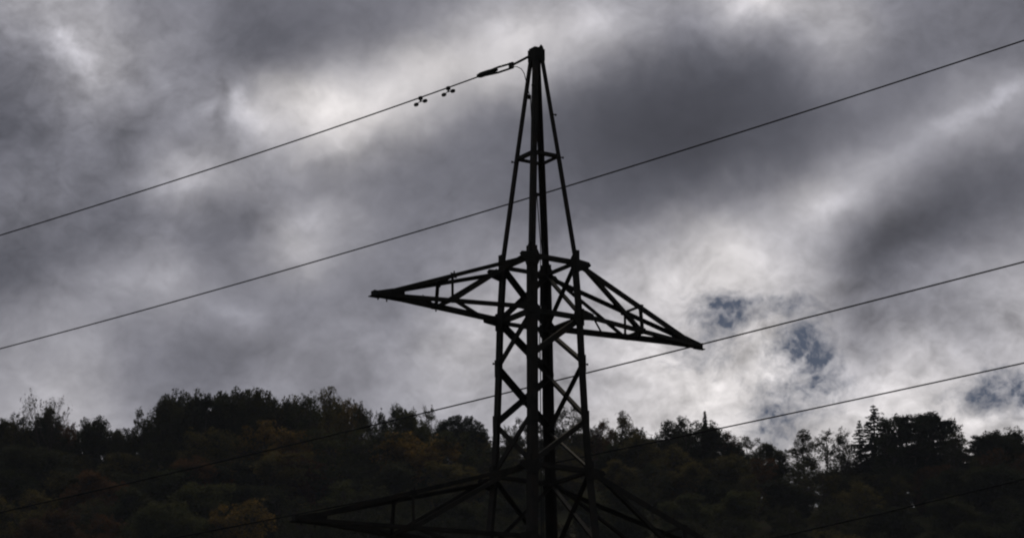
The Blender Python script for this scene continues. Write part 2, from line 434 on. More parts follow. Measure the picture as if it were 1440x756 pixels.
for c in 'LNRF':
    i, j = CS[c]; t = TB()
    for a, b in zip(SEGS[:-1], SEGS[1:]):
        sz = .078 if a == 'T' else .086 if a == 'R' else .132 if a in 'AB12' else .138
        t.angle(node_pt(c, a), node_pt(c, b), -AX * i, -BX * j, sz * S, .011 * S)
    # splice plates over the joints of the leg
    for lv in ('A', 'C'):
        p = node_pt(c, lv)
        for dd, oo in ((-AX * i, BX * j), (-BX * j, AX * i)):
            q = p + dd * (.06 * S) + oo * (.011 * S)
            t.box(q, dd * (.052 * S), oo * (.006 * S), Vector((0, 0, .16 * S)))
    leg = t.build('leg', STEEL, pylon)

def brace(c, a, d, b, size, name='brace', inset=.02):
    al, out = face_dirs(c, d)
    p0, p1 = node_pt(c, a), node_pt(d, b)
    t = TB(); dr = (p1 - p0).normalized()
    side = out.cross(dr).normalized()
    o_ = -out * (inset * S)
    size = size * 1.13; t.angle(p0 + o_ + dr * (.03 * S) - side * (size * S * .5), p1 + o_ - dr * (.03 * S) - side * (size * S * .5), side, -out, size * S, .010 * S)
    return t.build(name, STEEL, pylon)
def xb(c, a, d, b, size=.072, i1=.013, i2=.03):
    brace(c, a, d, b, size, inset=i1); brace(d, a, c, b, size, inset=i2)
FACES = [('L', 'N'), ('N', 'R'), ('R', 'F'), ('F', 'L')]
for c, d in FACES:
    brace(c, 'R', d, 'R', .052, 'crossbar', .012)
    brace(c, 'A', d, 'A', .066, 'crossbar', .014)
    brace(c, 'B', d, 'B', .066, 'crossbar', .014)
    brace(c, 'C', d, 'C', .066, 'crossbar', .014)
    brace(c, 'D', d, 'D', .066, 'crossbar', .014)
xb('L', 'A', 'F', 'B'); xb('F', 'A', 'R', 'B')
for c, d in (('L', 'F'), ('F', 'R'), ('R', 'N'), ('N', 'L')): brace(c, 'B', d, '1', .082)
xb('L', '1', 'F', '2', .080); xb('F', '1', 'R', '2', .080)
xb('N', '2', 'L', 'C', .082); brace('R', '2', 'N', 'C', .070); brace('F', '2', 'R', 'C', .050)
xb('F', 'C', 'R', 'D', .078); xb('L', 'C', 'F', 'D', .050); 
for a, b in (('D', 'E'), ('E', 'F'), ('F', 'G'), ('G', 'H')):
    for c, d in FACES: xb(c, a, d, b, .07)
for lv in 'FG':
    for c, d in FACES: brace(c, lv, d, lv, .06, 'crossbar')

# plates where the members meet
def plate(c, lv, d, pts, name='gusset_plate', off=.0045):
    al, out = face_dirs(c, d); p = node_pt(c, lv) + out * (off * S); t = TB()
    t.prism([p + al * (u * S) + Vector((0, 0, v * S)) for u, v in pts], out * (.009 * S))
    return t.build(name, PLATE, pylon)
for c, d in FACES:
    plate(c, 'A', d, [(-.02, -.16), (.13, -.15), (.17, -.06), (.15, .05), (.06, .2), (-.02, .2)])
    plate(d, 'A', c, [(-.02, -.16), (.13, -.15), (.17, -.06), (.15, .05), (.06, .2), (-.02, .2)])
    plate(c, 'B', d, [(-.02, -.14), (.12, -.16), (.19, -.04), (.17, .06), (.08, .14), (-.02, .14)])
    plate(d, 'B', c, [(-.02, -.14), (.12, -.16), (.19, -.04), (.17, .06), (.08, .14), (-.02, .14)])
    plate(c, 'C', d, [(-.02, -.16), (.12, -.15), (.17, -.05), (.15, .06), (.07, .15), (-.02, .15)])
    plate(d, 'C', c, [(-.02, -.16), (.12, -.15), (.17, -.05), (.15, .06), (.07, .15), (-.02, .15)])
    plate(c, 'D', d, [(-.02, -.12), (.12, -.12), (.16, 0), (.08, .12), (-.02, .12)])
    plate(d, 'D', c, [(-.02, -.12), (.12, -.12), (.16, 0), (.08, .12), (-.02, .12)])
for c, d, lv in (('L', 'N', '1'), ('R', 'F', '1'), ('L', 'N', '2'), ('N', 'R', '2'), ('R', 'N', '2'), ('F', 'R', '1'), ('F', 'R', '2'), ('N', 'L', '1')):
    plate(c, lv, d, [(-.01, -.14), (.105, -.12), (.13, 0), (.105, .12), (-.01, .14)])
# small plate where the two diagonals of the back-left face cross
mid = (node_pt('L', '1') + node_pt('F', '2') + node_pt('F', '1') + node_pt('L', '2')) / 4
al, out = face_dirs('L', 'F'); t = TB()
t.prism([mid + al * (u * S) + Vector((0, 0, v * S)) - out * (.036 * S) for u, v in ((-.07, -.03), (0, -.09), (.07, -.03), (.07, .03), (0, .09), (-.07, .03))], out * (.008 * S))
t.build('gusset_plate', PLATE, pylon)
# head of the pylon: cap box with four side plates and a lug
t = TB(); zc = Vector((0, 0, (TOPZ - .03) * S))
hw = .092 * S
for sgn in (-1, 1):
    t.box(TC + zc + AX * (sgn * hw), AX * (.007 * S), BX * hw, Vector((0, 0, .10 * S)))
    t.box(TC + zc + BX * (sgn * (hw + .0075 * S)), AX * (hw + .006 * S), BX * (.007 * S), Vector((0, 0, .10 * S)))
t.box(TC + zc + Vector((0, 0, .121 * S)), AX * (hw * .96), BX * (hw * .96), Vector((0, 0, .005 * S)))
t.build('head_box', PLATE, pylon)
t = TB(); q = TC + zc + Vector((0, 0, .126 * S)) + AX * (.07 * S) - BX * (.03 * S)
t.prism([q + AX * (-.05 * S), q + AX * (.05 * S), q + AX * (.035 * S) + Vector((0, 0, .05 * S)), q + AX * (.0 * S) + Vector((0, 0, .075 * S))], BX * (.02 * S))
t.build('lifting_lug', PLATE, pylon)
# gusset tabs under the head and climbing bolts
def bolt(p, d, ln=.07):
    t = TB(); t.tube([p - d * (.02 * S), p + d * (ln * S)], .011 * S, 6); t.tube([p + d * (ln * S), p + d * ((ln + .012) * S)], .02 * S, 6)
    return t.build('step_bolt', STEEL, pylon)
def leg_at(c, z):
    for a, b in zip(SEGS[:-1], SEGS[1:]):
        za, zb = LV[a][0], LV[b][0]
        if zb <= z <= za:
            k = (za - z) / (za - zb); return node_pt(c, a).lerp(node_pt(c, b), k)
    return node_pt(c, 'T')
for c, z in (('L', 14.17), ('R', 14.08), ('R', 17.56), ('L', 17.53), ('N', 18.75), ('R', 18.3), ('L', 12.9), ('R', 12.8)):
    i, j = CS[c]; bolt(leg_at(c, z), ((AX * i - BX * j * 0) if c == 'R' else (AX * i)).normalized(), .035)

# cross arms
def crossarm(sgn, top, bot, length, tipz):
    # sgn -1: carried by the legs L and N; +1: by R and F
    legs = ('L', 'N') if sgn < 0 else ('R', 'F')
    tip = TC + AX * (sgn * length * S) + Vector((0, 0, tipz * S))
    dax = AX * sgn
    t = TB()                                                 # tip: two converging plates and an end plate
    for s_ in (-1, 1):
        q = tip + BX * (s_ * .045 * S)
        t.prism([q + dax * (.03 * S) - Vector((0, 0, .035 * S)), q + dax * (-.52 * S) - Vector((0, 0, .045 * S)), q + dax * (-.52 * S) + Vector((0, 0, .14 * S)),
                 q + dax * (-.30 * S) + Vector((0, 0, .125 * S)), q + dax * (.0 * S) + Vector((0, 0, .045 * S))], BX * (.010 * S))
    t.box(tip + dax * (.035 * S), dax * (.006 * S), BX * (.05 * S), Vector((0, 0, .05 * S)))
    t.box(tip + dax * (.0 * S) - Vector((0, 0, .045 * S)), dax * (.10 * S), BX * (.04 * S), Vector((0, 0, .006 * S)))
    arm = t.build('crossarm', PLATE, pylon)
    def mem(p0, p1, size, d1, d2, nm):
        m = TB(); m.angle(p0, p1, d1, d2, size * S, .009 * S); return m.build(nm, STEEL, arm)
    Z = Vector((0, 0, 1)); nodes = {}
    for c in legs:
        bj = CS[c][1]; tq = tip + BX * (bj * .02 * S)
        ta = node_pt(c, top) - Z * ((.075 if c == 'L' else .0) * S) + BX * (bj * .022 * S); ba = node_pt(c, bot) + BX * (bj * .022 * S)
        tt = tq + Z * (.05 * S) + dax * (-.10 * S); bt = tq - Z * (.03 * S)
        mem(ta, tt, {('L', -1): .060, ('N', -1): .066, ('R', 1): .098, ('F', 1): .058}[(c, sgn)], BX * -bj, -Z, 'top_chord'); mem(ba, bt, {('L', -1): .105, ('N', -1): .062, ('R', 1): .062, ('F', 1): .105}[(c, sgn)], BX * -bj, Z, 'bottom_chord')
        T = lambda k, ta=ta, tt=tt: tt.lerp(ta, k)
        Bm = lambda k, ba=ba, bt=bt: bt.lerp(ba, k)
        nodes[c] = (T, Bm)
        ins = BX * (-bj * .012 * S)
        mem(Bm(.5) + ins, T(.48) + ins, .044, dax, BX * -bj, 'upright')
        mem(Bm(.5) + ins * 1.8, T(.985) + ins * 1.8, .064, Z, BX * -bj, 'diagonal')
        # plates at the nodes
        for (P, u, v) in ((Bm(.5), .09, .06), (T(.48), .07, -.06)):
            g = TB(); w_ = dax
            g.prism([P + w_ * (-u * S) + Z * (-.0 * S), P + w_ * (u * S), P + w_ * (u * .6 * S) + Z * (v * S * 1.3), P + w_ * (-u * .6 * S) + Z * (v * S * 1.3)], BX * (.008 * S))
            g.build('node_plate', PLATE, arm)
        # shoe at the root, outside the leg
        g = TB(); P = ba + dax * (.07 * S)
        g.prism([P + dax * (-.1 * S) - Z * (.06 * S), P + dax * (.16 * S) - Z * (.03 * S), P + dax * (.12 * S) + Z * (.07 * S), P + dax * (-.1 * S) + Z * (.13 * S)], BX * (.010 * S)); g.build('root_plate', PLATE, arm)
        g = TB(); P = ta + dax * (.035 * S)
        g.prism([P + dax * (-.1 * S) - Z * (.17 * S), P + dax * (.10 * S) - Z * (.12 * S), P + dax * (.20 * S) + Z * (-.03 * S), P + dax * (.16 * S) + Z * (.02 * S), P + dax * (-.1 * S) + Z * (.05 * S)], BX * (.010 * S)); g.build('root_plate', PLATE, arm)
    c, d = legs
    (Tc, Bc), (Td, Bd) = nodes[c], nodes[d]
    dn = Z * (.012 * S)
    mem(Bc(.5) + dn, Bd(.5) + dn, .05, dax, Z, 'strut'); mem(Tc(.48) - dn, Td(.48) - dn, .045, dax, -Z, 'strut')
    if sgn < 0:
        mem(Bd(.5) + dn * 2, Bc(.9) + dn * 2, .045, dax, Z, 'lattice_bar')
        mem(Bc(.5) + dn * 3, Bd(.3) + dn * 3, .04, dax, Z, 'lattice_bar')
    else:
        mem(Bd(.52) + dn * 2, Bc(.80) + dn * 2, .030, dax, Z, 'lattice_bar'); mem(Bd(.64) + dn * 2, Bc(.93) + dn * 2, .030, dax, Z, 'lattice_bar')
        mem(Bc(.5) + dn * 3, Bd(.42) + dn * 3, .04, dax, Z, 'lattice_bar')
    g = TB()
    for k in (.03, .1):
        P = Bc(k) - Z * (.045 * S); g.tube([P, P + Z * (.05 * S)], .012 * S, 6)
    for k in (.5, .9, .93):
        P = Bc(k) - Z * (.03 * S); g.tube([P, P + Z * (.04 * S)], .012 * S, 6)
    P = Td(.48) - Z * (.01 * S); g.tube([P, P + Z * (.045 * S)], .012 * S, 6)
    g.build('bolts', STEEL, arm)
    return tip
crossarm(-1, 'A', 'B', 3.09, 14.84); crossarm(1, 'A', 'B', 3.17, 14.85)
crossarm(-1, 'C', 'D', 4.48, 11.12); crossarm(1, 'C', 'D', 4.48, 11.12)
# concrete footings
for c in 'LNRF':
    p = node_pt(c, 'H'); t = TB()
    t.box(p + Vector((0, 0, .0)), AX * .45, BX * .45, Vector((0, 0, .35)))
    t.build('footing', ramp_mat('concrete', [(.2, .2, .19), (.3, .29, .28)], 4.0), pylon)

# ------------------------------------------------------------------ overhead wires
def wire_pts(pts, Y0, xref, ext=(-700, 2100), n=60):
    """three points seen on a wire -> a sagging wire in a vertical plane that is level between its ends"""
    ra, rb, rm = px_to_ray(*pts[0]), px_to_ray(*pts[-1]), px_to_ray(*pts[1])
    nrm = ra.cross(rb); d = Vector((nrm.y, -nrm.x, 0)).normalized()           # level direction within the sight plane
    if d.x < 0: d = -d
    k = px_to_ray(xref[0], xref[1]); o = k * (Y0 / k.y)
    # rays met with the vertical plane through o along d
    pn = Vector((d.y, -d.x, 0))
    sz = []
    for r in (ra, rm, rb):
        q = r * (o.dot(pn) / r.dot(pn)); sz.append(((q - o).dot(d), q.z))
    A = np.polyfit([s for s, z in sz], [z for s, z in sz], 2)
    s0, s1 = sz[0][0], sz[2][0]
    L = s1 - s0
    out = []
    for i in range(n + 1):
        s = s0 - L * .35 + L * 1.5 * i / n
        out.append(Vector((o.x + d.x * s, o.y + d.y * s, float(np.polyval(A, s)))))
    return out
def wire(label, pts, Y0, xref, r):
    P = wire_pts(pts, Y0, xref); t = MB(); t.tube(P, r, 8)
    o = t.build('overhead_wire', WIRE, None, True)
    tag(o, label, 'power line', 'power lines passing behind the pylon'); return o
wire('overhead wire crossing the sky behind the upper spire of the pylon', [(0, 490), (660, 303.6), (1440, 57)], 104, (660, 303.6), .021)
wire('overhead wire crossing just below the tip of the upper right cross arm', [(0, 720), (660, 564.7), (1440, 368)], 100, (660, 564.7), .021)
wire('overhead wire leaving the right edge low over the treetops beside a spire-shaped tree', [(244, 756), (868, 632), (1440, 510)], 102, (868, 632), .021)
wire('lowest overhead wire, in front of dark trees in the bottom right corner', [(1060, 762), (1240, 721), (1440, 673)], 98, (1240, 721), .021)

# ground wire held at the pylon head
HEADP = TC + Vector((0, 0, (TOPZ - .02) * S)) - AX * (.14 * S)
hp = px_at(741, 84, HEADP.y)
gw = empty('ground_wire', hp)
tag(gw, 'wire strung from the left of the frame to the pylon head with a spindle fitting', 'power line')
pw = wire_pts([(0, 331), (300, 237), (672, 107.5)], 0, (672, 107.5)) if False else None
def plane_pts(pxs):
    """image points of the ground wire met with the vertical plane it hangs in"""
    d = Vector((-0.70, 0.74, 0)).normalized()
    ra, rb = px_to_ray(0, 331), px_to_ray(741, 84)
    nrm = ra.cross(rb); d = Vector((nrm.y, -nrm.x, 0)).normalized(); pn = Vector((d.y, -d.x, 0))
    return [(lambda r: r * (hp.dot(pn) / r.dot(pn)))(px_to_ray(*p)) for p in pxs]
base = plane_pts([(-420, 459), (0, 331), (300, 235.5), (580, 142.5), (676, 106)])
d0 = (base[-1] - base[1]); ss = [(q - base[1]).dot(d0.normalized()) for q in base]
cf = np.polyfit([Vector((q.x, q.y, 0)).dot(Vector((d0.x, d0.y, 0)).normalized()) for q in base], [q.z for q in base], 3)
hd = Vector((d0.x, d0.y, 0)).normalized(); off = base[1] - hd * Vector((base[1].x, base[1].y, 0)).dot(hd)
def gw_at(k):
    a, b = [Vector((q.x, q.y, 0)).dot(hd) for q in (base[0], base[-1])]
    s = a + (b - a) * k; return Vector((off.x + hd.x * s, off.y + hd.y * s, float(np.polyval(cf, s))))
class GB(MB):
    def __init__(s, org): MB.__init__(s); s.o = Vector(org)
    def build(s, name, mat, parent=None, smooth=False):
        s.v = [tuple(Vector(v) - s.o) for v in s.v]; return MB.build(s, name, mat, parent, smooth)
t = GB(hp); t.tube([gw_at(i / 60) for i in range(61)], .019, 8); t.build('wire', WIRE, gw, True)
sp_ = plane_pts([(743, 80), (719, 92.5), (716, 92.5), (697, 97), (690, 101), (680, 104.5), (672, 107)])
t = GB(hp); t.tube([sp_[0], sp_[1]], .033, 8); t.build('link_rod', RUBBER, gw, True)
side = hd.cross(Vector((0, 0, 1))).normalized()
ax_ = (sp_[1] - sp_[-1]).normalized(); upv = side.cross(ax_).normalized()
if upv.z < 0: upv = -upv
t = GB(hp); t.box(sp_[1], ax_ * .07, side * .03, upv * .085); t.build('yoke_plate', PLATE, gw)
a0, b0 = plane_pts([(718, 93), (684, 103.5)])
for s_, nm in ((1, 'strap'), (-1, 'strap')):
    t = GB(hp); t.tube([a0 + upv * (.065 * s_), a0.lerp(b0, .5) + upv * (.075 * s_), b0 + upv * (.045 * s_)], .03, 6); t.build(nm, RUBBER, gw, True)
t = GB(hp); c0, c1 = plane_pts([(699, 98), (672, 107)])
t.tube([c0, c0.lerp(c1, .2), c0.lerp(c1, .5), c0.lerp(c1, .85), c1, c1 - ax_ * .03], [.04, .065, .075, .075, .05, .02], 10); t.build('spindle', RUBBER, gw, True)

# down lead: from the fitting in a loop to the leg, then down the inside
dl = empty('down_lead', hp)
tag(dl, 'thin cable looping from the ground wire fitting and running down inside the pylon', 'cable')
def at_y(x, y, Y): return px_at(x, y, Y)
yn = node_pt('N', 'R').y
lp = [(719, 94, hp.y), (727, 94, hp.y - .1), (733, 97, hp.y - .1), (737, 103, hp.y - .1), (740, 115, hp.y), (743, 128, hp.y + .1), (745.5, 137, hp.y + .1)]
t = GB(hp); t.tube([px_at(*p) for p in lp], .011, 6); t.build('loop', RUBBER, dl, True)
t = GB(hp); q = px_at(743.5, 136.5, hp.y + .1); t.box(q, AX * .05, BX * .04, Vector((0, 0, .05))); t.build('clamp', RUBBER, dl)
run = [(746, 138), (749, 200), (752, 262), (755, 275), (757, 300), (760, 340), (760, 400), (759, 480), (760, 520), (760, 560), (761, 620), (761, 700), (762, 830)]
yc = TC.y - .1
t = GB(hp); t.tube([px_at(x, y, yc) for x, y in run], .013, 6); t.build('cable', RUBBER, dl, True)
t = GB(hp); t.tube([px_at(x + 4 - .004 * (y - 340), y, yc + .1) for x, y in run[5:]], .010, 6); t.build('cable', RUBBER, dl, True)
t = GB(hp); q = px_at(754.5, 273.5, yc); t.box(q, AX * .055, BX * .04, Vector((0, 0, .04))); t.build('clamp', RUBBER, dl)
t = GB(hp); q = px_at(760.5, 508, yc); t.box(q, AX * .09, BX * .04, Vector((0, 0, .05))); t.build('clamp', RUBBER, dl)

# vibration dampers
def damper(x, y, label):
    q = plane_pts([(x, y)])[0]
    # hang exactly on the wire
    s = Vector((q.x, q.y, 0)).dot(hd); q = Vector((off.x + hd.x * s, off.y + hd.y * s, float(np.polyval(cf, s))))
    r = empty('vibration_damper', q); tag(r, label, 'damper', 'vibration dampers on the ground wire')
    a = (gw_at(.9) - gw_at(.8)).normalized(); u = Vector((0, 0, 1))
    t = GB(q); t.box(q - u * .02, a * .05, side * .035, u * .045); t.box(q - u * .08, a * .022, side * .015, u * .05); t.build('clamp', RUBBER, r)
    dq = q - u * .12
    t = GB(q); t.tube([dq - a * .14 - u * .04, dq - a * .07, dq, dq + a * .07, dq + a * .14 - u * .02], .012, 6); t.build('messenger', RUBBER, r, True)
    for s_ in (-1, 1):
        c = dq + a * (.17 * s_) - u * (.04 if s_ < 0 else .02)
        t = GB(q); t.tube([c - a * .075, c - a * .06, c - a * .03, c + a * .03, c + a * .06, c + a * .075], [.015, .04, .052, .052, .04, .015], 8); t.build('weight', RUBBER, r, True)
damper(591.5, 138.5, 'two-weight vibration damper on the ground wire, farther from the pylon')
damper(630.5, 124, 'two-weight vibration damper on the ground wire, nearer the pylon head')

# ------------------------------------------------------------------ trees
rnd = random.Random(11)
def leaf_quad(vs, fs, c, sz, R):
    n = Vector((R.gauss(0, 1), R.gauss(0, 1), R.gauss(0, 1) + .6)).normalized()
    u = n.orthogonal().normalized(); w = n.cross(u); a = R.random() * 6.28
    e1 = (u * math.cos(a) + w * math.sin(a)); e2 = n.cross(e1)
    k = len(vs); s = sz * R.uniform(.55, 1.3)
    vs += [tuple(c + e1 * s * .6), tuple(c + e2 * s * .32), tuple(c - e1 * s * .6), tuple(c - e2 * s * .32)]; fs.append((k, k + 1, k + 2, k + 3))
def clump(vs, fs, c, r, n, sz, R, flat=.8):
    for _ in range(n):
        while True:
            d = Vector((R.uniform(-1, 1), R.uniform(-1, 1), R.uniform(-1, 1)))
            if d.length <= 1: break
        leaf_quad(vs, fs, c + Vector((d.x * r, d.y * r, d.z * r * flat)), sz, R)
def finish(tb, vs, fs, name):
    me = bpy.data.meshes.new('crown_' + name); me.from_pydata(vs, [], fs); me.update(); me.materials.append(LEAF['dark'])
    return tb.mesh('trunk_' + name, BARK, True), me
def limb(tb, a, b, r0, r1, R, n=4, sag=.12, k=5):
    L = (b - a).length; pts = []
    for i in range(n + 1):
        t = i / n; p = a.lerp(b, t) + Vector((R.gauss(0, 1), R.gauss(0, 1), R.gauss(0, .5))) * (L * .03 * math.sin(t * 3.14)) + Vector((0, 0, -sag * L * math.sin(t * 3.14) * (1 - t)))
        pts.append(p)
    tb.tube(pts, [r0 + (r1 - r0) * i / n for i in range(n + 1)], k, False)
# every tree is modelled 12 m tall
def broad(seed, dense=1.0, w=3.6, base=.22, lsz=.30, twigs=0, lumps=9, per=46, cr_=.85):
    R = random.Random(seed); tb = MB(); vs, fs = [], []
    H = 12.0
    stem = [Vector((0, 0, -1.0))]; x = y = 0
    for i in range(1, 7):
        x += R.gauss(0, .16); y += R.gauss(0, .16); stem.append(Vector((x, y, H * .82 * i / 6)))
    tb.tube(stem, [.24, .22, .19, .15, .11, .07, .03], 7, False)
    # the crown: several lobes of differing size on main limbs, each lobe a cloud of leaf clumps with a ragged rim
    lobes = []
    for i in range(lumps):
        t = (i + .5) / lumps; z = H * (base + (.93 - base) * t); prof = math.sin(math.pi * min(1, .22 + .72 * (1 - t) ** .85)) ** .7
        a = i * 2.4 + R.uniform(-.5, .5); rr = w * prof * R.uniform(.35, .75)
        lobes.append((Vector((math.cos(a) * rr, math.sin(a) * rr, z - .6)), w * R.uniform(.34, .52) * (.7 + .4 * prof)))
    lobes.append((Vector((x, y, H * .90)), w * .30))
    for c, r in lobes:
        ia = max(1, min(5, int(c.z / (H * .82) * 6) - 1)); a = stem[ia]
        limb(tb, a, c, .10, .04, R)
        nc = int(15 * dense * (r / 1.5) ** 2) + 3
        for _ in range(nc):
            d = Vector((R.gauss(0, 1), R.gauss(0, 1), R.gauss(0, 1) * .9 + .25)).normalized()
            p = c + d * (r * R.uniform(.3, 1.1)); p.z = min(p.z, H * 1.0)
            limb(tb, c.lerp(a, .25), p, .035, .01, R, 3, .05, 3)
            clump(vs, fs, p, cr_ * R.uniform(.45, 1.1), int(per * R.uniform(.5, 1.2)), lsz, R)
        for _ in range(twigs):
            d = Vector((R.gauss(0, 1), R.gauss(0, 1), abs(R.gauss(0, 1)) + .4)).normalized(); p = c + d * (r * R.uniform(.9, 1.5)); p.z = min(p.z, H * 1.02)
            limb(tb, c, p, .03, .008, R, 3, .0, 3)
            for q in range(3): clump(vs, fs, c.lerp(p, R.uniform(.5, 1)), .25, 5, lsz * .8, R)
    return finish(tb, vs, fs, 'broad%d' % seed)
def bare(seed, leafy=6):
    R = random.Random(seed); tb = MB(); vs, fs = [], []
    def grow(p, d, L, r, lv):
        q = p + d * L; limb(tb, p, q, r, r * .6, R, 3, -.03, 4 if lv < 3 else 3)
        if lv >= 5 or L < .3:
            if leafy: clump(vs, fs, q, .3, leafy, .2, R)
            return
        for _ in range(3 if lv < 4 else 2):
            nd = (d + Vector((R.gauss(0, .42), R.gauss(0, .42), R.uniform(-.05, .35)))).normalized(); grow(q if R.random() < .75 else p.lerp(q, .7), nd, L * R.uniform(.62, .82), max(.014, r * .6), lv + 1)
    grow(Vector((0, 0, -.5)), Vector((0, 0, 1)), 3.8, .16, 0)
    zt = max(v[2] for v in tb.v); k = 12.0 / zt
    tb.v = [(a * k, b * k, c * k) for a, b, c in tb.v]; vs = [(a * k, b * k, c * k) for a, b, c in vs]
    return finish(tb, vs, fs, 'bare%d' % seed)
def spruce(seed, w=3.2, cyl=False):
    R = random.Random(seed); tb = MB(); vs, fs = [], []; H = 12.0
    tb.tube([Vector((0, 0, -1)), Vector((0, 0, 5)), Vector((0, 0, H))], [.22, .14, .02], 7, False)
    z = H - .15; 
    while z > 1.2:
        t = (H - z) / H; L0 = w * (t ** .75) if not cyl else w * min(1, (t * 1.5) ** .9)
        for k in range(8 if not cyl else 7):
            a = R.uniform(0, 6.28); L = (L0 + (.02 if cyl else .06)) * R.uniform(.6, 1.15)
            e = Vector((math.cos(a) * L, math.sin(a) * L, z - L * (.12 if not cyl else -.9) + R.uniform(-.15, .1)))
            b = Vector((0, 0, z)); limb(tb, b, e, .03, .01, R, 3, .12 if not cyl else 0, 3)
            n = max(2, int(L * 5))
            for i in range(n):
                p = b.lerp(e, (i + .6) / n); clump(vs, fs, p + Vector((0, 0, -.05)), .04 + .34 * min(1, L * .4), 9 if not cyl else 7, .14 + .06 * min(1, L), R, .4)
        z -= (.34 + .25 * t) if not cyl else .22
    return finish(tb, vs, fs, 'spruce%d' % seed)
def pine(seed, w=3.0):
    R = random.Random(seed); tb = MB(); vs, fs = [], []; H = 12.0
    lean = Vector((R.uniform(-.6, .6), R.uniform(-.4, .4), 0))
    st = lambda t: Vector((lean.x * t * t, lean.y * t * t, H * .95 * t))
    tb.tube([st(0) - Vector((0, 0, 1)), st(.3), st(.6), st(.85), st(1)], [.24, .2, .15, .08, .03], 7, False)
    z = .28
    while z < 1.0:
        for k in range(R.choice((2, 3, 3))):
            a = R.uniform(0, 6.28); L = w * math.sin(math.pi * (.25 + .68 * z)) ** .6 * R.uniform(.45, 1.1)
            b = st(z); e = b + Vector((math.cos(a) * L, math.sin(a) * L, R.uniform(.0, .7)))
            limb(tb, b, e, .06, .02, R, 4, .1, 4)
            for i in range(4):
                p = b.lerp(e, .4 + .6 * (i + .5) / 4) + Vector((R.gauss(0, .28), R.gauss(0, .28), R.uniform(0, .25))); clump(vs, fs, p, R.uniform(.5, .85), 64, .24, R, .45)
        z += R.uniform(.035, .06)
    clump(vs, fs, st(1.0), .6, 60, .22, R, .6)
    return finish(tb, vs, fs, 'pine%d' % seed)
def dome(seed):
    R = random.Random(seed); tb = MB(); vs, fs = [], []; H = 12.0
    tb.tube([Vector((0, 0, -1)), Vector((.2, 0, 4)), Vector((0, 0, 8))], [.3, .24, .16], 8, False)
    for i in range(520):
        a = R.uniform(0, 6.28); rr = 4.3 * math.sqrt(R.random()); top = H - .25 - 2.6 * (rr / 4.3) ** 2.6
        z = top - (R.random() ** 1.5) * 3.4; p = Vector((math.cos(a) * rr, math.sin(a) * rr, z))
        if i % 4 == 0: limb(tb, Vector((0, 0, 7.5)), p, .07, .02, R, 3, .05, 3)
        clump(vs, fs, p, .42, 34, .2, R, .6)
    return finish(tb, vs, fs, 'dome%d' % seed)
PROTO = {
 'broad': [broad(s, 1.5, w=3.9, base=.10, lumps=14, per=66, lsz=.28, twigs=3) for s in (1, 2, 3, 4)],
 'airy': [broad(s, .9, w=3.5, base=.14, lumps=13, per=40, cr_=.75, twigs=4, lsz=.24) for s in (11, 12, 13, 14)],
 'twiggy': [broad(s, .7, w=3.1, base=.16, lumps=11, per=30, cr_=.7, twigs=7, lsz=.24) for s in (21, 22)],
 'bare': [bare(31, 2), bare(32, 4)],
 'spruce': [spruce(41), spruce(42, 2.7)],
 'cypress': [spruce(51, .8, True)],
 'pine': [pine(s) for s in (61, 62, 63)],
 'dome': [dome(71)],
}
WIDTH = {'broad': 7.4, 'airy': 6.6, 'twiggy': 6.0, 'bare': 5.4, 'spruce': 5.4, 'cypress': 1.5, 'pine': 5.6, 'dome': 8.8}
NAME = {'broad': 'broadleaf_tree', 'airy': 'broadleaf_tree', 'twiggy': 'broadleaf_tree', 'bare': 'bare_tree', 'spruce': 'spruce_tree', 'cypress': 'cypress_tree', 'pine': 'pine_tree', 'dome': 'umbrella_pine'}
COLN = {'dark': 'dark green', 'green': 'green', 'olive': 'olive green', 'gold': 'yellow-leaved', 'russet': 'russet', 'needle': 'dark'}
KN = {'broad': 'dense round tree', 'airy': 'open-crowned tree', 'twiggy': 'thin-crowned twiggy tree', 'bare': 'nearly bare tree', 'spruce': 'pointed spruce',
      'cypress': 'slender spire-shaped conifer', 'pine': 'layered pine', 'dome': 'wide flat-domed pine'}
ORD = ['first', 'second', 'third', 'fourth', 'fifth', 'sixth', 'seventh', 'eighth', 'ninth', 'tenth', 'eleventh', 'twelfth', 'thirteenth', 'fourteenth', 'fifteenth',
       'sixteenth', 'seventeenth', 'eighteenth', 'nineteenth', 'twentieth'] + ['twenty-' + w for w in ('first', 'second', 'third', 'fourth', 'fifth', 'sixth', 'seventh', 'eighth', 'ninth')] + \
      ['thirtieth'] + ['thirty-' + w for w in ('first', 'second', 'third', 'fourth', 'fifth', 'sixth', 'seventh', 'eighth', 'ninth')] + ['fortieth'] + ['forty-' + w for w in ('first', 'second', 'third', 'fourth', 'fifth', 'sixth', 'seventh', 'eighth', 'ninth')]
TREES = []   # (x px, y top px, width px, kind, colour, distance, row, special label)
def T_(x, y, w, kind, col, Y, row, lab=None): TREES.append((x, y, w, kind, col, Y, row, lab))
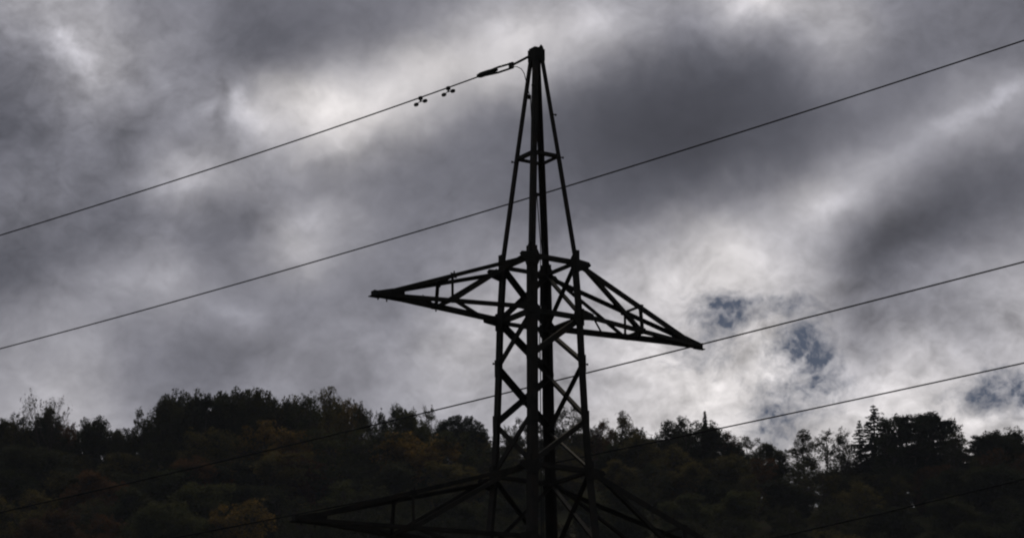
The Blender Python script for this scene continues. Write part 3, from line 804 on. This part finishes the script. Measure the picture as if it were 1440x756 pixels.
crest = [
 (6, 590, 62, 'broad', 'dark'), (36, 579, 52, 'airy', 'dark'), (66, 575, 50, 'broad', 'dark'), (70, 552, 34, 'bare', 'olive'), (102, 592, 44, 'airy', 'russet'),
 (137, 586, 66, 'airy', 'dark'), (163, 603, 44, 'broad', 'dark'), (190, 597, 50, 'twiggy', 'dark'), (226, 563, 66, 'airy', 'dark'), (256, 556, 60, 'broad', 'dark'),
 (292, 553, 62, 'broad', 'dark'), (334, 550, 68, 'broad', 'dark'), (241, 561, 56, 'broad', 'dark'), (276, 557, 60, 'broad', 'dark'), (314, 553, 60, 'broad', 'dark'), (351, 556, 60, 'broad', 'dark'), (386, 563, 56, 'broad', 'dark'), (414, 560, 56, 'broad', 'olive'), (368, 560, 56, 'broad', 'dark'), (402, 560, 50, 'airy', 'dark'), (430, 551, 62, 'airy', 'green'), (466, 543, 56, 'airy', 'olive'),
 (488, 560, 46, 'airy', 'gold'), (506, 564, 30, 'twiggy', 'olive'), (531, 577, 40, 'airy', 'green'), (556, 566, 52, 'airy', 'green'), (580, 578, 40, 'broad', 'green'),
 (602, 569, 16, 'twiggy', 'green'), (648, 583, 78, 'dome', 'needle'), (622, 592, 50, 'airy', 'green'), (664, 606, 56, 'broad', 'olive'), (712, 597, 38, 'twiggy', 'dark'), (748, 577, 50, 'airy', 'dark'),
 (791, 572, 62, 'airy', 'dark'), (822, 588, 50, 'twiggy', 'dark'), (846, 590, 40, 'airy', 'russet'), (872, 579, 56, 'airy', 'olive'), (900, 600, 50, 'twiggy', 'dark'), (936, 590, 60, 'airy', 'dark'), (966, 587, 60, 'airy', 'dark'),
 (991, 577, 24, 'cypress', 'needle'), (1002, 598, 56, 'broad', 'dark'), (1024, 604, 40, 'airy', 'russet'), (1050, 614, 56, 'airy', 'dark'), (1082, 624, 58, 'broad', 'dark'),
 (1130, 604, 58, 'airy', 'dark'), (1163, 599, 62, 'twiggy', 'dark'), (1186, 612, 50, 'twiggy', 'dark'), (1228, 568, 100, 'spruce', 'needle'), (1208, 590, 60, 'spruce', 'needle'), (1248, 584, 60, 'airy', 'needle'), (1264, 581, 76, 'pine', 'needle'),
 (1300, 581, 76, 'pine', 'needle'), (1284, 584, 84, 'airy', 'needle'), (1316, 586, 80, 'airy', 'needle'), (1244, 588, 90, 'spruce', 'needle'), (1338, 606, 60, 'airy', 'dark'), (1328, 590, 70, 'pine', 'needle'), (1348, 632, 50, 'airy', 'russet'), (1374, 612, 56, 'pine', 'needle'), (20, 588, 66, 'airy', 'olive'), (120, 592, 66, 'broad', 'dark'), (176, 604, 62, 'airy', 'dark'), (205, 588, 60, 'airy', 'dark'), (1402, 608, 62, 'broad', 'dark'), (1434, 603, 62, 'broad', 'dark')]
special = {(70, 552): 'nearly bare tree poking above the crest near the left edge', (648, 583): 'wide flat-domed pine on the crest just left of the pylon',
           (991, 577): 'slender spire-shaped conifer on the crest where a wire meets the trees', (602, 569): 'tiny thin tree standing alone on the crest where a wire crosses it',
           (1228, 568): 'tall pointed spruce rising highest on the right of the crest', (1208, 590): 'smaller pointed spruce tucked against the left of the tall spruce'}
for i, (x, y, w, k, c) in enumerate(crest):
    T_(x, y, w, k, c, 450 + rnd.uniform(-3, 3), 'crest', special.get((x, y)))
CONT = [(0,590),(30,581),(62,577),(90,592),(135,590),(160,606),(185,602),(205,585),(226,566),(260,557),(300,554),(335,549),(368,561),(400,560),(430,554),(466,548),(490,562),(530,580),(556,570),(580,580),
        (625,592),(670,606),(720,606),(748,590),(790,584),(820,592),(872,588),(900,603),(936,592),(966,590),(1002,600),(1050,616),(1082,626),(1120,640),(1180,640),(1210,610),(1250,592),(1300,590),(1330,600),(1350,636),(1374,616),(1402,610),(1440,604)]
for i in range(42):
    x = -8 + i * 35.5 + rnd.uniform(-8, 8)
    low = 18 if 690 < x < 900 else 36 if 1090 < x < 1360 else 4
    T_(x, np.interp(x, [c[0] for c in CONT], [c[1] for c in CONT]) + low + rnd.uniform(0, 14), rnd.uniform(62, 84), rnd.choice(['broad', 'airy', 'airy']), rnd.choice(['dark', 'dark', 'olive', 'green']), 457 + rnd.uniform(-2, 3), 'rear')
def row(name, Y, n, y0, dy, cols, kinds, x0=-60, x1=1500):
    st = (x1 - x0) / n
    for i in range(n):
        x = x0 + st * (i + .5) + rnd.uniform(-.3, .3) * st
        bump = np.interp(x, [0, 150, 200, 330, 470, 650, 700, 900, 1090, 1240, 1345, 1440], [8, 14, 0, -22, -22, -4, 8, 0, 34, 36, 30, 4])
        if name != 'second': bump *= .5
        T_(x, y0 + bump + rnd.uniform(-dy, dy), rnd.uniform(84, 118), rnd.choice(kinds), cols(x), Y + rnd.uniform(-4, 4), name)
row('second', 440, 30, 622, 9, lambda x: rnd.choice(['gold', 'olive', 'green', 'olive', 'dark'] if 60 < x < 1000 else ['dark', 'olive', 'russet', 'dark', 'green']), ['broad', 'airy', 'airy'])
row('third', 429, 30, 655, 9, lambda x: rnd.choice(['dark', 'olive', 'green', 'russet'] if x < 500 else ['dark', 'dark', 'olive']), ['broad', 'broad', 'airy'])
row('fourth', 411, 22, 690, 10, lambda x: rnd.choice(['russet', 'russet', 'olive', 'dark'] if x < 180 else ['green', 'olive', 'dark'] if x < 420 else ['dark', 'dark', 'green']), ['broad', 'broad', 'airy'])
row('fifth', 397, 21, 722, 10, lambda x: rnd.choice(['russet', 'russet', 'olive'] if x < 160 else ['olive', 'green', 'gold'] if x < 420 else ['dark', 'dark', 'olive']), ['broad', 'airy', 'broad'])
ROWN = {'crest': 'in the crest row', 'rear': 'of those just behind the crest row', 'second': 'in the row just below the crest', 'third': 'in the middle row of the slope', 'fourth': 'in the second row from the bottom', 'fifth': 'in the bottom row'}
count = {}; used = {}
rank = {}
for rw in ROWN:
    vis = sorted([t for t in TREES if t[6] == rw and -20 <= t[0] <= 1460], key=lambda t: t[0])
    for i, t in enumerate(vis): rank[id(t)] = (i, len(vis))
for tr in TREES:
    x, y, w, k, c, Y, rw, lab = tr
    if id(tr) not in rank: continue
    i, nn = rank[id(tr)]
    top = px_at(x, y, Y); bz = terrain(top.x, top.y); H = top.z - bz
    j = used.get(k, rnd.randrange(4)); used[k] = j + 1
    tm, cm = PROTO[k][j % len(PROTO[k])]
    sz = H / 12.0; pxm = F_PX / (Y * 1.04); sw = (w / pxm) / WIDTH[k]
    if k in ('broad', 'airy', 'twiggy', 'pine'): sw = min(max(sw, sz * .5), sz * 1.4)
    root = empty(NAME[k], (top.x, top.y, bz)); root.rotation_euler = (0, 0, rnd.uniform(0, 6.28)); root.scale = (sw, sw, sz)
    if not lab:
        if i < nn / 2: lab = '%s %s, %s from the left %s' % (COLN[c], KN[k], ORD[i], ROWN[rw])
        else: lab = '%s %s, %s from the right %s' % (COLN[c], KN[k], ORD[nn - 1 - i], ROWN[rw])
    tag(root, lab, 'tree', 'trees on the wooded ridge')
    a = bpy.data.objects.new('trunk', tm); b = bpy.data.objects.new('crown', cm)
    for o in (a, b): SC.collection.objects.link(o); o.parent = root
    b.material_slots[0].link = 'OBJECT'; b.material_slots[0].material = LEAF[c]

# ------------------------------------------------------------------ thin autumn haze over the valley
hz = MB(); hz.box((0, 2500, 63), Vector((8200, 0, 0)), Vector((0, 5700, 0)), Vector((0, 0, 67)))
hm_ = bpy.data.materials.new('haze'); hm_.use_nodes = True; ht = hm_.node_tree; ht.nodes.clear()
pv = ht.nodes.new('ShaderNodeVolumePrincipled'); pv.inputs['Color'].default_value = (.74, .82, 1.0, 1); pv.inputs['Density'].default_value = 0.00006; pv.inputs['Anisotropy'].default_value = 0.0
ho = ht.nodes.new('ShaderNodeOutputMaterial'); ht.links.new(pv.outputs[0], ho.inputs['Volume'])
tag(hz.build('haze', hm_), kind='stuff')
